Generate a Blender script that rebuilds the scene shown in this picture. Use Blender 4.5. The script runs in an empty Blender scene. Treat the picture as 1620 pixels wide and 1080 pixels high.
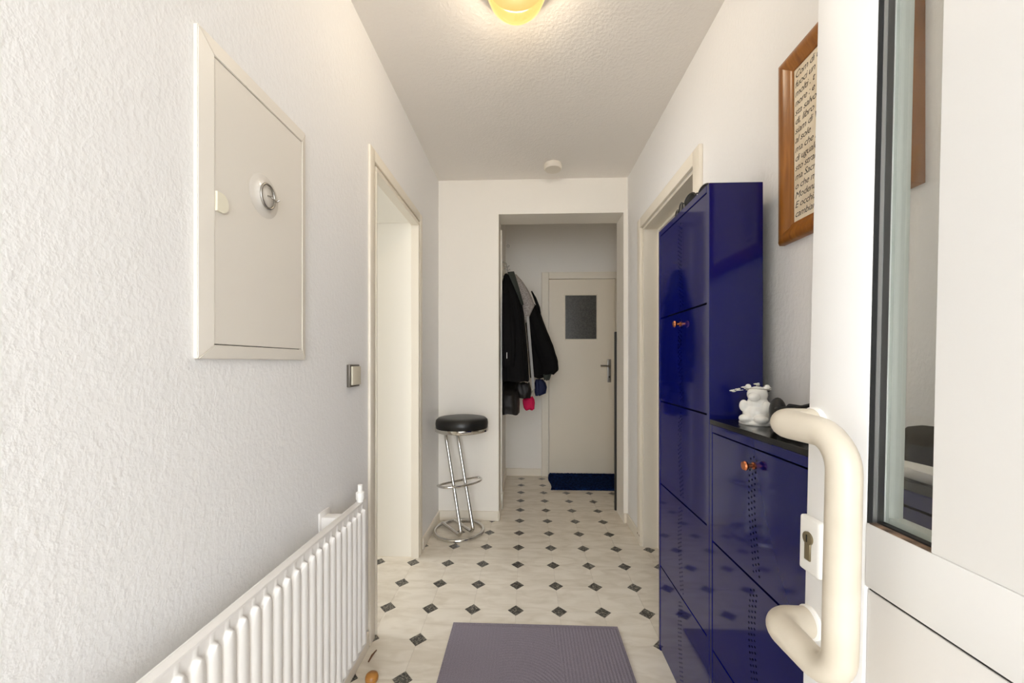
import bpy, bmesh, math, random
from mathutils import Vector, Matrix
random.seed(7)
S = bpy.context.scene
C = S.collection
PI = math.pi

# ------------------------------------------------------------------ camera
cam_d = bpy.data.cameras.new('camera')
cam_d.sensor_width = 36.0
cam_d.lens = 602.0 / 1620.0 * 36.0
cam_d.shift_y = 33.0 / 1620.0
cam_d.clip_start = 0.02
cam = bpy.data.objects.new('camera', cam_d)
cam.location = (0, 0, 1.156)
cam.rotation_euler = (PI / 2, 0, math.radians(2.19))
C.objects.link(cam)
S.camera = cam

# ------------------------------------------------------------------ daylight (overcast sky through the open front door)
W = bpy.data.worlds.new('overcast_sky')
S.world = W
W.use_nodes = True
bgn = W.node_tree.nodes['Background']
bgn.inputs['Color'].default_value = (0.91, 0.945, 0.98, 1)
bgn.inputs['Strength'].default_value = 6.9
S.view_settings.view_transform = 'Standard'
S.view_settings.look = 'None'
S.view_settings.gamma = 1.0
S.view_settings.use_curve_mapping = False
S.view_settings.exposure = 0.20
try:
    S.cycles.max_bounces = 16
    S.cycles.diffuse_bounces = 10
    S.cycles.glossy_bounces = 6
    S.cycles.transparent_max_bounces = 12
except Exception:
    pass

def portal(name, loc, rot, sx, sy):
    L = bpy.data.lights.new(name, 'AREA')
    L.shape = 'RECTANGLE'; L.size = sx; L.size_y = sy
    L.cycles.is_portal = True
    o = bpy.data.objects.new(name, L)
    o.location = loc; o.rotation_euler = rot
    C.objects.link(o)
    return o

# ------------------------------------------------------------------ dimensions (metres; x right, y into the hall, z up)
XL, XR = -0.647, 0.73
YF = -0.46            # front wall inner face
YP, YP2 = 2.775, 2.985  # partition
YB = 3.89             # far wall
ZC = 2.49
XBL, XBR = -0.215, 1.02  # rear hall side walls
XJ, XJ2 = -0.204, 0.70   # opening in partition
ZH = 2.237
portal('added_porch_portal', (0.0, -1.95, 1.25), (PI / 2, 0, PI), 1.9, 2.56)

# ------------------------------------------------------------------ helpers
def s2l(c):
    c = c / 255.0
    return c / 12.92 if c <= 0.04045 else ((c + 0.055) / 1.055) ** 2.4

def rgb(r, g, b):
    return (s2l(r), s2l(g), s2l(b), 1.0)

MATS = {}
def mat(name, col, rough=0.5, metal=0.0, spec=0.5, coat=0.0, emit=None, estr=0.0, build=None):
    m = bpy.data.materials.new(name)
    m.use_nodes = True
    nt = m.node_tree
    b = nt.nodes['Principled BSDF']
    b.inputs['Base Color'].default_value = col
    b.inputs['Roughness'].default_value = rough
    b.inputs['Metallic'].default_value = metal
    b.inputs['Specular IOR Level'].default_value = spec
    b.inputs['Coat Weight'].default_value = coat
    b.inputs['Coat Roughness'].default_value = 0.04
    if emit:
        b.inputs['Emission Color'].default_value = emit
        b.inputs['Emission Strength'].default_value = estr
    if build:
        build(nt, b)
    MATS[name] = m
    return m

def node(nt, t, **kw):
    n = nt.nodes.new(t)
    for k, v in kw.items():
        if k in n.inputs:
            n.inputs[k].default_value = v
        else:
            setattr(n, k, v)
    return n

def coords(nt, scale=(1, 1, 1), world=True):
    if world:
        g = node(nt, 'ShaderNodeNewGeometry'); out = g.outputs['Position']
    else:
        g = node(nt, 'ShaderNodeTexCoord'); out = g.outputs['Object']
    mp = node(nt, 'ShaderNodeMapping')
    mp.inputs['Scale'].default_value = scale
    nt.links.new(out, mp.inputs['Vector'])
    return mp.outputs['Vector']

def bump_from(nt, b, fac, strength, dist):
    bp = node(nt, 'ShaderNodeBump')
    bp.inputs['Strength'].default_value = strength
    bp.inputs['Distance'].default_value = dist
    nt.links.new(fac, bp.inputs['Height'])
    nt.links.new(bp.outputs['Normal'], b.inputs['Normal'])

def woodchip(strength, dist, scale=95, stretch=(1, 1, 0.75)):
    def f(nt, b):
        v = coords(nt, stretch)
        n1 = node(nt, 'ShaderNodeTexNoise', Scale=scale, Detail=3.0, Roughness=0.55)
        nt.links.new(v, n1.inputs['Vector'])
        r = node(nt, 'ShaderNodeValToRGB')
        r.color_ramp.elements[0].position = 0.38
        r.color_ramp.elements[1].position = 0.70
        nt.links.new(n1.outputs['Fac'], r.inputs['Fac'])
        bump_from(nt, b, r.outputs['Color'], strength, dist)
    return f

def fine_bump(scale, strength, dist, stretch=(1, 1, 1), detail=4.0, world=True):
    def f(nt, b):
        v = coords(nt, stretch, world)
        n1 = node(nt, 'ShaderNodeTexNoise', Scale=scale, Detail=detail)
        nt.links.new(v, n1.inputs['Vector'])
        bump_from(nt, b, n1.outputs['Fac'], strength, dist)
    return f

def two_tone(c1, c2, scale, lo=0.4, hi=0.6, stretch=(1, 1, 1), bump=None, detail=4.0, world=True, dist_=0.0):
    def f(nt, b):
        v = coords(nt, stretch, world)
        n1 = node(nt, 'ShaderNodeTexNoise', Scale=scale, Detail=detail, Distortion=dist_)
        nt.links.new(v, n1.inputs['Vector'])
        r = node(nt, 'ShaderNodeValToRGB')
        r.color_ramp.elements[0].position = lo; r.color_ramp.elements[0].color = c1
        r.color_ramp.elements[1].position = hi; r.color_ramp.elements[1].color = c2
        nt.links.new(n1.outputs['Fac'], r.inputs['Fac'])
        nt.links.new(r.outputs['Color'], b.inputs['Base Color'])
        if bump:
            bump_from(nt, b, n1.outputs['Fac'], bump[0], bump[1])
    return f

WALLC = rgb(234, 233, 232)
mat('woodchip_wall', WALLC, 0.75, spec=0.3, build=woodchip(0.18, 0.004))
mat('smooth_wall', rgb(236, 231, 222), 0.7, spec=0.3, build=woodchip(0.15, 0.002, 110))
mat('rear_wall', rgb(236, 232, 225), 0.7, spec=0.3, build=woodchip(0.12, 0.002, 110))
mat('ceiling_paper', rgb(233, 228, 222), 0.8, spec=0.2, build=woodchip(0.2, 0.0035, 80))
mat('cream_paint', rgb(229, 221, 206), 0.4, build=fine_bump(40, 0.05, 0.002, (1, 1, 0.2)))
mat('cream_door', rgb(228, 218, 200), 0.38, build=fine_bump(30, 0.05, 0.002, (1, 1, 0.15)))
mat('white_lacquer', rgb(238, 234, 224), 0.3, build=fine_bump(25, 0.03, 0.002))
mat('box_paint', rgb(226, 220, 210), 0.42, build=fine_bump(60, 0.04, 0.001))
mat('radiator_enamel', rgb(240, 237, 233), 0.3, build=fine_bump(50, 0.03, 0.001))
mat('upvc_white', rgb(241, 241, 241), 0.48, build=fine_bump(12, 0.02, 0.001))
mat('upvc_panel', rgb(238, 236, 234), 0.35, build=fine_bump(12, 0.02, 0.001))
mat('gasket_black', rgb(28, 28, 28), 0.6)
mat('aluminium_light', rgb(205, 205, 204), 0.32, 0.9)
mat('aluminium_dark', rgb(120, 120, 120), 0.3, 0.95)
mat('bead_pale', rgb(228, 233, 228), 0.4)
mat('dirty_sill', rgb(120, 96, 78), 0.8, build=two_tone(rgb(62, 50, 40), rgb(150, 122, 100), 60, 0.35, 0.65))
mat('ivory_nylon', rgb(206, 197, 180), 0.4, build=two_tone(rgb(200, 190, 172), rgb(212, 203, 187), 9, 0.35, 0.6, bump=(0.05, 0.002)))
mat('white_plastic', rgb(240, 239, 235), 0.35)
mat('ivory_plastic', rgb(234, 228, 208), 0.4)
mat('lock_brass', rgb(150, 138, 112), 0.3, 1.0)
mat('keyhole_dark', rgb(20, 18, 16), 0.6)
mat('chrome', rgb(214, 212, 208), 0.1, 1.0)
mat('steel_brushed', rgb(168, 164, 158), 0.32, 1.0)
mat('black_leather', rgb(20, 19, 18), 0.38, build=fine_bump(220, 0.15, 0.001))
mat('blue_gloss', (0.0025, 0.0045, 0.095, 1), 0.07, spec=0.45, coat=0.08, build=fine_bump(4, 0.015, 0.004))
mat('cabinet_inside', rgb(6, 6, 22), 0.7)
mat('copper', rgb(196, 122, 84), 0.22, 1.0)
mat('black_top', rgb(17, 17, 19), 0.14)
mat('black_plastic', rgb(14, 14, 15), 0.3)
mat('porcelain', rgb(238, 237, 232), 0.1, coat=0.5)
mat('silver_wire', rgb(190, 188, 180), 0.2, 1.0)
mat('smoke_alarm_plastic', rgb(224, 216, 203), 0.5)
mat('mat_grey', rgb(112, 106, 116), 0.95, spec=0.1)
mat('rug_navy', rgb(9, 26, 66), 0.95, spec=0.1, build=two_tone(rgb(4, 14, 44), rgb(18, 42, 88), 45, 0.35, 0.65, bump=(0.8, 0.01)))
mat('dark_glass', rgb(60, 58, 54), 0.25, build=two_tone(rgb(50, 49, 46), rgb(82, 80, 75), 90, 0.3, 0.7, bump=(0.35, 0.002)))
mat('dark_board', rgb(34, 28, 24), 0.5)
mat('wood_ball', rgb(168, 112, 48), 0.35, build=two_tone(rgb(150, 98, 38), rgb(180, 124, 58), 30, 0.4, 0.6, (1, 1, 5)))
mat('wood_stick', rgb(120, 86, 62), 0.7)
mat('picture_wood', rgb(150, 92, 28), 0.3, build=two_tone(rgb(128, 76, 20), rgb(164, 104, 36), 22, 0.3, 0.7, (1, 4, 0.25), dist_=0.6))
mat('parchment', rgb(228, 214, 190), 0.75, build=two_tone(rgb(222, 206, 180), rgb(234, 222, 200), 18, 0.35, 0.65))
mat('ink', rgb(38, 30, 24), 0.8)
mat('cloth_black', rgb(13, 12, 13), 0.85, spec=0.15, build=fine_bump(60, 0.35, 0.006))
mat('cloth_lapel', rgb(58, 62, 58), 0.7, spec=0.2, build=fine_bump(90, 0.2, 0.003))
mat('cloth_brown', rgb(27, 23, 22), 0.5, spec=0.35, build=fine_bump(50, 0.3, 0.006))
mat('cloth_melange', rgb(160, 152, 148), 0.95, spec=0.1, build=two_tone(rgb(128, 120, 117), rgb(182, 175, 170), 160, 0.35, 0.65, bump=(0.4, 0.003)))
mat('cloth_white', rgb(176, 174, 171), 0.9, spec=0.1, build=fine_bump(60, 0.2, 0.003))
mat('cloth_pink', rgb(200, 28, 78), 0.7, spec=0.2, build=fine_bump(60, 0.3, 0.004))
mat('cloth_navy', rgb(14, 24, 62), 0.6, spec=0.3, build=fine_bump(60, 0.3, 0.004))
mat('switch_frame', rgb(112, 106, 98), 0.35, 0.6)
mat('switch_rocker', rgb(206, 198, 178), 0.35)
mat('joint', rgb(188, 178, 164), 0.8)
mat('paving', rgb(176, 173, 168), 0.9, build=fine_bump(30, 0.3, 0.004))
mat('room_wall', rgb(214, 210, 202), 0.8)
mat('lamp_base', rgb(196, 178, 150), 0.35, 0.7)
mat('lamp_glass', rgb(4, 3, 2), 0.15, emit=(1.0, 0.62, 0.17, 1), estr=1.2)
def dome_glass(nt, b):
    # half-clear warm glass: the bulb inside shines through it
    out = nt.nodes['Material Output']
    tr = node(nt, 'ShaderNodeBsdfTransparent'); tr.inputs['Color'].default_value = (1.0, 0.93, 0.80, 1)
    mx = node(nt, 'ShaderNodeMixShader'); mx.inputs[0].default_value = 0.72
    nt.links.new(tr.outputs[0], mx.inputs[1]); nt.links.new(b.outputs[0], mx.inputs[2])
    nt.links.new(mx.outputs[0], out.inputs['Surface'])
dome_glass(MATS['lamp_glass'].node_tree, MATS['lamp_glass'].node_tree.nodes['Principled BSDF'])
mat('clear_plastic', rgb(219, 213, 204), 0.15, spec=0.5)

def tile_mat(nt, b):
    oi = node(nt, 'ShaderNodeObjectInfo')
    g = node(nt, 'ShaderNodeNewGeometry')
    # each tile's grain starts elsewhere
    mul = node(nt, 'ShaderNodeMath', operation='MULTIPLY'); mul.inputs[1].default_value = 40.0
    nt.links.new(oi.outputs['Random'], mul.inputs[0])
    add = node(nt, 'ShaderNodeVectorMath', operation='ADD')
    nt.links.new(g.outputs['Position'], add.inputs[0]); nt.links.new(mul.outputs[0], add.inputs[1])
    mp = node(nt, 'ShaderNodeMapping'); mp.inputs['Rotation'].default_value = (0, 0, 0.6); mp.inputs['Scale'].default_value = (1, 3.2, 1)
    nt.links.new(add.outputs[0], mp.inputs['Vector'])
    n1 = node(nt, 'ShaderNodeTexNoise', Scale=7.0, Detail=6.0, Distortion=0.8)
    nt.links.new(mp.outputs[0], n1.inputs['Vector'])
    r = node(nt, 'ShaderNodeValToRGB')
    r.color_ramp.elements[0].position = 0.3; r.color_ramp.elements[0].color = rgb(214, 204, 187)
    r.color_ramp.elements[1].position = 0.62; r.color_ramp.elements[1].color = rgb(230, 222, 208)
    nt.links.new(n1.outputs['Fac'], r.inputs['Fac'])
    nt.links.new(r.outputs['Color'], b.inputs['Base Color'])
    n2 = node(nt, 'ShaderNodeTexNoise', Scale=9.0, Detail=2.0)
    nt.links.new(g.outputs['Position'], n2.inputs['Vector'])
    bump_from(nt, b, n2.outputs['Fac'], 0.05, 0.004)
mat('vinyl_cream', rgb(225, 216, 200), 0.27, spec=0.45, build=tile_mat)

def inset_mat(nt, b):
    g = node(nt, 'ShaderNodeNewGeometry')
    n1 = node(nt, 'ShaderNodeTexNoise', Scale=95.0, Detail=3.0, Distortion=1.2)
    nt.links.new(g.outputs['Position'], n1.inputs['Vector'])
    r = node(nt, 'ShaderNodeValToRGB')
    r.color_ramp.elements[0].position = 0.46; r.color_ramp.elements[0].color = rgb(48, 46, 42)
    r.color_ramp.elements[1].position = 0.66; r.color_ramp.elements[1].color = rgb(150, 144, 132)
    nt.links.new(n1.outputs['Fac'], r.inputs['Fac'])
    nt.links.new(r.outputs['Color'], b.inputs['Base Color'])
mat('vinyl_inset', rgb(60, 58, 52), 0.3, build=inset_mat)

def mat_weave(nt, b):
    g = node(nt, 'ShaderNodeNewGeometry')
    n = node(nt, 'ShaderNodeTexNoise', Scale=350.0, Detail=2.0)
    nt.links.new(g.outputs['Position'], n.inputs['Vector'])
    r = node(nt, 'ShaderNodeValToRGB')
    r.color_ramp.elements[0].position = 0.3; r.color_ramp.elements[0].color = rgb(118, 111, 121)
    r.color_ramp.elements[1].position = 0.7; r.color_ramp.elements[1].color = rgb(146, 138, 148)
    nt.links.new(n.outputs['Fac'], r.inputs['Fac'])
    nt.links.new(r.outputs['Color'], b.inputs['Base Color'])
mat('mat_weave', rgb(112, 106, 116), 0.95, spec=0.1, build=mat_weave)

# thin clear pane: transparent with fresnel gloss (the same for every ray)
gm = bpy.data.materials.new('window_glass'); gm.use_nodes = True
nt = gm.node_tree; nt.nodes.clear()
out = nt.nodes.new('ShaderNodeOutputMaterial'); mx = nt.nodes.new('ShaderNodeMixShader')
tr = nt.nodes.new('ShaderNodeBsdfTransparent'); tr.inputs['Color'].default_value = (0.92, 0.93, 0.92, 1)
gl = nt.nodes.new('ShaderNodeBsdfGlossy'); gl.inputs['Roughness'].default_value = 0.02
mx.inputs[0].default_value = 0.06; nt.links.new(tr.outputs[0], mx.inputs[1]); nt.links.new(gl.outputs[0], mx.inputs[2])
nt.links.new(mx.outputs[0], out.inputs[0])
MATS['window_glass'] = gm

# ---- mesh builders
class MB:
    def __init__(self):
        self.bm = bmesh.new()
    def box(self, x0, x1, y0, y1, z0, z1, bev=0.0, seg=2):
        b = bmesh.new() if bev else self.bm
        vs = [b.verts.new(p) for p in ((x0, y0, z0), (x1, y0, z0), (x1, y1, z0), (x0, y1, z0), (x0, y0, z1), (x1, y0, z1), (x1, y1, z1), (x0, y1, z1))]
        for f in ((0, 3, 2, 1), (4, 5, 6, 7), (0, 1, 5, 4), (1, 2, 6, 5), (2, 3, 7, 6), (3, 0, 4, 7)):
            b.faces.new([vs[i] for i in f])
        if bev:
            bmesh.ops.bevel(b, geom=b.edges[:], offset=bev, segments=seg, affect='EDGES', profile=0.5)
            self.merge(b)
        return self
    def merge(self, b):
        me = bpy.data.meshes.new('tmp'); b.to_mesh(me); b.free()
        self.bm.from_mesh(me); bpy.data.meshes.remove(me)
    def poly(self, pts, thick, axis):
        """extrude a closed polygon (3-D points) by the vector axis*thick"""
        a = Vector(axis) * thick
        lo = [self.bm.verts.new(p) for p in pts]
        hi = [self.bm.verts.new(Vector(p) + a) for p in pts]
        self.bm.faces.new(lo); self.bm.faces.new(list(reversed(hi)))
        n = len(pts)
        for i in range(n):
            j = (i + 1) % n
            self.bm.faces.new((lo[j], lo[i], hi[i], hi[j]))
        return self
    def rings(self, rings, cap=True, closed=False):
        rv = [[self.bm.verts.new(p) for p in r] for r in rings]
        n = len(rv[0]); m = len(rv)
        for k in range(m if closed else m - 1):
            a, b = rv[k], rv[(k + 1) % m]
            for i in range(n):
                j = (i + 1) % n
                self.bm.faces.new((a[i], a[j], b[j], b[i]))
        if cap and not closed:
            self.bm.faces.new(list(reversed(rv[0]))); self.bm.faces.new(rv[-1])
        return self
    def tube(self, pts, r, seg=16, closed=False, cap=True):
        pts = [Vector(p) for p in pts]
        n = len(pts); rs = r if isinstance(r, (list, tuple)) else [r] * n
        tan = []
        for i in range(n):
            if closed:
                t = pts[(i + 1) % n] - pts[i - 1]
            else:
                t = pts[min(i + 1, n - 1)] - pts[max(i - 1, 0)]
            tan.append(t.normalized())
        up = Vector((0, 0, 1)) if abs(tan[0].z) < 0.9 else Vector((1, 0, 0))
        u = (up - tan[0] * up.dot(tan[0])).normalized()
        rings = []
        for i in range(n):
            u = (u - tan[i] * u.dot(tan[i])).normalized()
            w = tan[i].cross(u)
            rings.append([pts[i] + (u * math.cos(a) + w * math.sin(a)) * rs[i] for a in (2 * PI * k / seg for k in range(seg))])
        return self.rings(rings, cap, closed)
    def lathe(self, prof, c, axis=(0, 0, 1), seg=40, cap=True):
        """prof: (radius, height) along axis from c"""
        ax = Vector(axis).normalized()
        up = Vector((0, 0, 1)) if abs(ax.z) < 0.9 else Vector((1, 0, 0))
        u = (up - ax * up.dot(ax)).normalized(); w = ax.cross(u); c = Vector(c)
        rings = [[c + ax * h + (u * math.cos(a) + w * math.sin(a)) * max(r, 1e-5) for a in (2 * PI * k / seg for k in range(seg))] for r, h in prof]
        return self.rings(rings, cap)
    def ball(self, c, r, sx=1, sy=1, sz=1, rot=None, seg=20):
        b = bmesh.new()
        bmesh.ops.create_uvsphere(b, u_segments=seg, v_segments=max(8, seg // 2 + 2), radius=r)
        M = Matrix.Translation(c) @ (rot or Matrix.Identity(4)) @ Matrix.Diagonal((sx, sy, sz, 1))
        bmesh.ops.transform(b, matrix=M, verts=b.verts[:])
        self.merge(b)
        return self
    def build(self, name, m, parent=None, smooth=False, angle=35):
        bmesh.ops.recalc_face_normals(self.bm, faces=self.bm.faces[:])
        me = bpy.data.meshes.new(name)
        if smooth:
            for f in self.bm.faces: f.smooth = True
            ca = math.radians(angle)
            for e in self.bm.edges:
                if len(e.link_faces) == 2 and e.calc_face_angle(0) > ca: e.smooth = False
        self.bm.to_mesh(me); self.bm.free()
        me.materials.append(MATS[m])
        return link(name, me, parent)

def link(name, me, parent=None):
    o = bpy.data.objects.new(name, me)
    C.objects.link(o)
    if parent:
        o.parent = parent
        o.matrix_parent_inverse = parent.matrix_world.inverted() if parent.get('world_parts') else Matrix.Identity(4)
    return o

def thing(name, label, cat, loc=(0, 0, 0), group=None, kind=None):
    """an Empty at the thing's base; its parts are modelled in world coordinates and keep their place"""
    o = bpy.data.objects.new(name, None)
    o.location = loc
    o.empty_display_size = 0.05
    C.objects.link(o)
    o.matrix_world = Matrix.Translation(loc)
    o['world_parts'] = True
    tag(o, label, cat, group, kind)
    return o

def tag(o, label, cat, group=None, kind=None):
    o['label'] = label; o['category'] = cat
    if group: o['group'] = group
    if kind: o['kind'] = kind
    return o

def fillet(pts, rad, n=8):
    pts = [Vector(p) for p in pts]
    res = [pts[0]]
    for i in range(1, len(pts) - 1):
        a, b, c = pts[i - 1], pts[i], pts[i + 1]
        r = rad[i - 1] if isinstance(rad, (list, tuple)) else rad
        d1, d2 = (a - b).normalized(), (c - b).normalized()
        ang = d1.angle(d2)
        t = min(r / math.tan(ang / 2), (a - b).length * 0.499, (c - b).length * 0.499)
        r2 = t * math.tan(ang / 2)
        ctr = b + (d1 + d2).normalized() * (r2 / math.sin(ang / 2))
        p0, p1 = b + d1 * t - ctr, b + d2 * t - ctr
        tot = p0.angle(p1)
        for k in range(n + 1):
            s = k / n
            res.append(ctr + (p0 * math.sin((1 - s) * tot) + p1 * math.sin(s * tot)) / math.sin(tot))
    res.append(pts[-1])
    return res

# ================================================================== SETTING
# door openings
LD0, LD1, LDZ = 1.575, 2.255, 2.0      # left doorway (y range, head)
RD0, RD1, RDZ = 1.665, 2.42, 2.0      # right doorway
WT = 0.33
WY0, WY1 = 1.2, 2.8      # window of the unseen room added on the left for daylight
portal('added_window_portal', (-3.42, 2.0, 1.525), (PI / 2, 0, -PI / 2), 1.6, 1.35)
# walls
w = MB()
w.box(XL - WT, XL, YF, LD0, 0, ZC).box(XL - WT, XL, LD1, YP, 0, ZC).box(XL - WT, XL, LD0, LD1, LDZ, ZC)
tag(w.build('wall_left', 'woodchip_wall'), 'white woodchip papered wall along the left of the hall', 'wall', kind='structure')
w = MB()
w.box(XR, XR + 0.15, YF, RD0, 0, ZC).box(XR, XR + 0.15, RD1, YP2, 0, ZC).box(XR, XR + 0.15, RD0, RD1, RDZ, ZC)
tag(w.build('wall_right', 'woodchip_wall'), 'white woodchip papered wall behind the blue cabinets', 'wall', kind='structure')
w = MB()
w.box(XL - WT, XJ, YP, YP2, 0, ZC).box(XJ2, XR, YP, YP2, 0, ZC).box(XJ, XJ2, YP, YP2, ZH, ZC)
tag(w.build('wall_partition', 'smooth_wall'), 'smooth white cross wall with the wide opening into the rear hall', 'wall', kind='structure')
w = MB()
w.box(XBL - 0.12, XBR + 0.12, YB, YB + 0.12, 0, ZC + 0.1)
tag(w.build('wall_back', 'rear_wall'), 'pale grey rear wall around the cream glazed door', 'wall', kind='structure')
w = MB()
w.box(XBL - 0.12, XBL, YP2, YB, 0, ZC + 0.1)
tag(w.build('wall_rear_left', 'rear_wall'), 'pale wall of the rear hall that the coats hang on', 'wall', kind='structure')
w = MB()
w.box(XBR, XBR + 0.12, YP2, YB, 0, ZC + 0.1)
tag(w.build('wall_rear_right', 'rear_wall'), 'pale right wall of the rear hall, hidden by the cross wall', 'wall', kind='structure')
w = MB()
w.box(XL - WT, -0.60, YF - 0.24, YF, 0, ZC).box(0.47, XR + 0.15, YF - 0.24, YF, 0, ZC).box(-0.60, 0.47, YF - 0.24, YF, 2.40, ZC)
tag(w.build('wall_front', 'woodchip_wall'), 'front wall with the house entrance behind the viewer', 'wall', kind='structure')
w = MB()
w.box(XL - WT, XR + 0.15, YF - 0.24, YP2, ZC, ZC + 0.12)
tag(w.build('ceiling', 'ceiling_paper'), 'off-white woodchip papered hall ceiling', 'ceiling', kind='structure')
w = MB()
w.box(XBL - 0.12, XBR + 0.12, YP2, YB + 0.12, ZC + 0.1, ZC + 0.2)
tag(w.build('ceiling_rear', 'ceiling_paper'), 'ceiling of the rear hall, hidden behind the lintel', 'ceiling', kind='structure')
w = MB()
w.box(-2.5, 2.5, -4.5, YF - 0.24, -0.14, -0.02)
tag(w.build('entrance_ground', 'paving'), 'grey paved ground outside the entrance', 'ground', kind='structure')
w = MB()
w.box(-1.06, -0.94, -1.9, YF - 0.24, -0.02, ZC + 0.03).box(0.94, 1.06, -1.9, YF - 0.24, -0.02, ZC + 0.03).box(-1.06, 1.06, -1.9, YF - 0.24, ZC + 0.03, ZC + 0.15)  # porch added out of view so daylight falls more evenly along the hall
tag(w.build('wall_added_porch', 'room_wall'), 'unseen pale porch walls and roof, added to even out the daylight', 'porch', kind='structure')
# side room seen as a dark slit above the tall cabinet
w = MB()
w.box(XR + 0.15, 2.6, 1.0, 1.1, 0, ZC).box(XR + 0.15, 2.6, 2.95, 3.0, 0, ZC).box(2.6, 2.7, 1.0, 3.0, 0, ZC).box(XR + 0.15, 2.7, 1.0, 3.0, ZC, ZC + 0.1)
tag(w.build('wall_side_room', 'room_wall'), 'walls of the unlit room beyond the right doorway', 'wall', kind='structure')

# floor: base sheet plus each octagon and each dark inset as a piece of its own
w = MB()
w.box(XL - WT, 2.7, YF - 0.24, YB + 0.12, -0.06, -0.0012)
floor = tag(w.build('floor', 'joint'), 'cream vinyl floor with small dark diamond insets', 'floor', kind='structure')
def clip(poly, rect):
    x0, x1, y0, y1 = rect
    for ax, val, sgn in ((0, x0, 1), (0, x1, -1), (1, y0, 1), (1, y1, -1)):
        out = []
        for i in range(len(poly)):
            a, b = poly[i - 1], poly[i]
            ia, ib = (a[ax] - val) * sgn >= -1e-9, (b[ax] - val) * sgn >= -1e-9
            if ia != ib:
                t = (val - a[ax]) / (b[ax] - a[ax])
                out.append((a[0] + t * (b[0] - a[0]), a[1] + t * (b[1] - a[1])))
            if ib: out.append(b)
        poly = out
        if not poly: return []
    return poly
def area(p):
    return abs(sum(p[i - 1][0] * p[i][1] - p[i][0] * p[i - 1][1] for i in range(len(p)))) / 2
PT, HD, GAP = 0.2014, 0.0375, 0.0011
TX, TY = -0.050, 1.774
rects = [(XL, XR, YF, YP), (XJ, XJ2, YP, YP2), (XBL, XBR, YP2, YB), (XL - WT, XL, LD0, LD1), (XR, XR + 0.15, RD0, RD1)]
def piece_mesh(name, poly, m, top):
    b = MB()
    b.poly([(x, y, -0.0012) for x, y in poly], top + 0.0012, (0, 0, 1))
    bmesh.ops.recalc_face_normals(b.bm, faces=b.bm.faces[:])
    me = bpy.data.meshes.new(name); b.bm.to_mesh(me); b.bm.free(); me.materials.append(MATS[m])
    return me
h = PT / 2 - GAP / 2; c_ = HD + GAP * 0.3
octa = [(-h, -h + c_), (-h + c_, -h), (h - c_, -h), (h, -h + c_), (h, h - c_), (h - c_, h), (-h + c_, h), (-h, h - c_)]
hd = HD - GAP * 0.8
diam = [(-hd, 0), (0, -hd), (hd, 0), (0, hd)]
oct_me = piece_mesh('tile', octa, 'vinyl_cream', 0.0)
dia_me = piece_mesh('inset_tile', diam, 'vinyl_inset', 0.0)
for kind, base, me, nm, m in (('o', octa, oct_me, 'tile', 'vinyl_cream'), ('d', diam, dia_me, 'inset_tile', 'vinyl_inset')):
    off = PT / 2 if kind == 'o' else 0.0
    for i in range(-6, 8):
        for j in range(-13, 13):
            cx, cy = TX + off + i * PT, TY + off + j * PT
            poly = [(cx + x, cy + y) for x, y in base]
            for rc in rects:
                cp = clip(poly, rc)
                if len(cp) < 3 or area(cp) < 1e-4: continue
                if abs(area(cp) - area(base)) < 1e-7:
                    o = link(nm, me, floor); o.location = (cx, cy, 0)
                else:
                    o = link(nm, piece_mesh(nm, [(x - cx, y - cy) for x, y in cp], m, 0.0), floor); o.location = (cx, cy, 0)

# baseboards
def base(name, label, boxes, m='cream_paint'):
    b = MB()
    for bx in boxes: b.box(*bx, bev=0.003, seg=1)
    tag(b.build(name, m), label, 'baseboard', kind='structure')
BH = 0.07
base('baseboard_left', 'low cream baseboard on the left wall under radiator and by stool', [(XL, XL + 0.012, YF, LD0 - 0.06, 0, BH), (XL, XL + 0.012, LD1 + 0.07, YP - 0.012, 0, BH)])
base('baseboard_partition', 'low cream baseboard behind the bar stool', [(XL, XJ, YP - 0.012, YP, 0, BH), (XJ, XJ + 0.008, YP, YP2, 0, BH)])
base('baseboard_right', 'low cream baseboard on the right wall', [(XR - 0.012, XR, RD1 + 0.07, YP - 0.002, 0, BH), (XR - 0.012, XR, YF, RD0 - 0.06, 0, BH), (XJ2, XR, YP - 0.012, YP, 0, BH)])
base('baseboard_back', 'cream baseboard left of the far door', [(XBL, 0.145, YB - 0.014, YB, 0, 0.075)])
base('baseboard_rear_left', 'cream baseboard below the hanging coats', [(XBL, XBL + 0.012, 3.12, YB - 0.014, 0, 0.075)])

# door casings
def casing(name, label, x_wall, sgn, y0, y1, zt, lin, depth, m='cream_paint', cw=0.062, th=0.018):
    t = thing(name, label, 'door frame', (x_wall, y0, 0), kind='structure')
    xa, xb = sorted((x_wall, x_wall + sgn * th))
    MB().box(xa, xb, y0 - cw, y0, 0, zt + cw, bev=0.004).build('casing_post', m, t, True)
    MB().box(xa, xb, y1, y1 + cw, 0, zt + cw, bev=0.004).build('casing_post', m, t, True)
    MB().box(xa, xb, y0, y1, zt, zt + cw, bev=0.004).build('casing_head', m, t, True)
    xo = x_wall - sgn * depth
    xa, xb = sorted((x_wall, xo))
    MB().box(xa, xb, y0, y0 + 0.014, 0, zt).build('jamb_lining', lin, t)
    MB().box(xa, xb, y1 - 0.014, y1, 0, zt).build('jamb_lining', lin, t)
    MB().box(xa, xb, y0 + 0.014, y1 - 0.014, zt - 0.014, zt).build('head_lining', lin, t)
    return t
t = casing('trim_1', 'cream door frame in the left wall past the radiator', XL, 1, LD0, LD1, LDZ, 'white_lacquer', WT - 0.04, cw=0.048, th=0.012)
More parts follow.
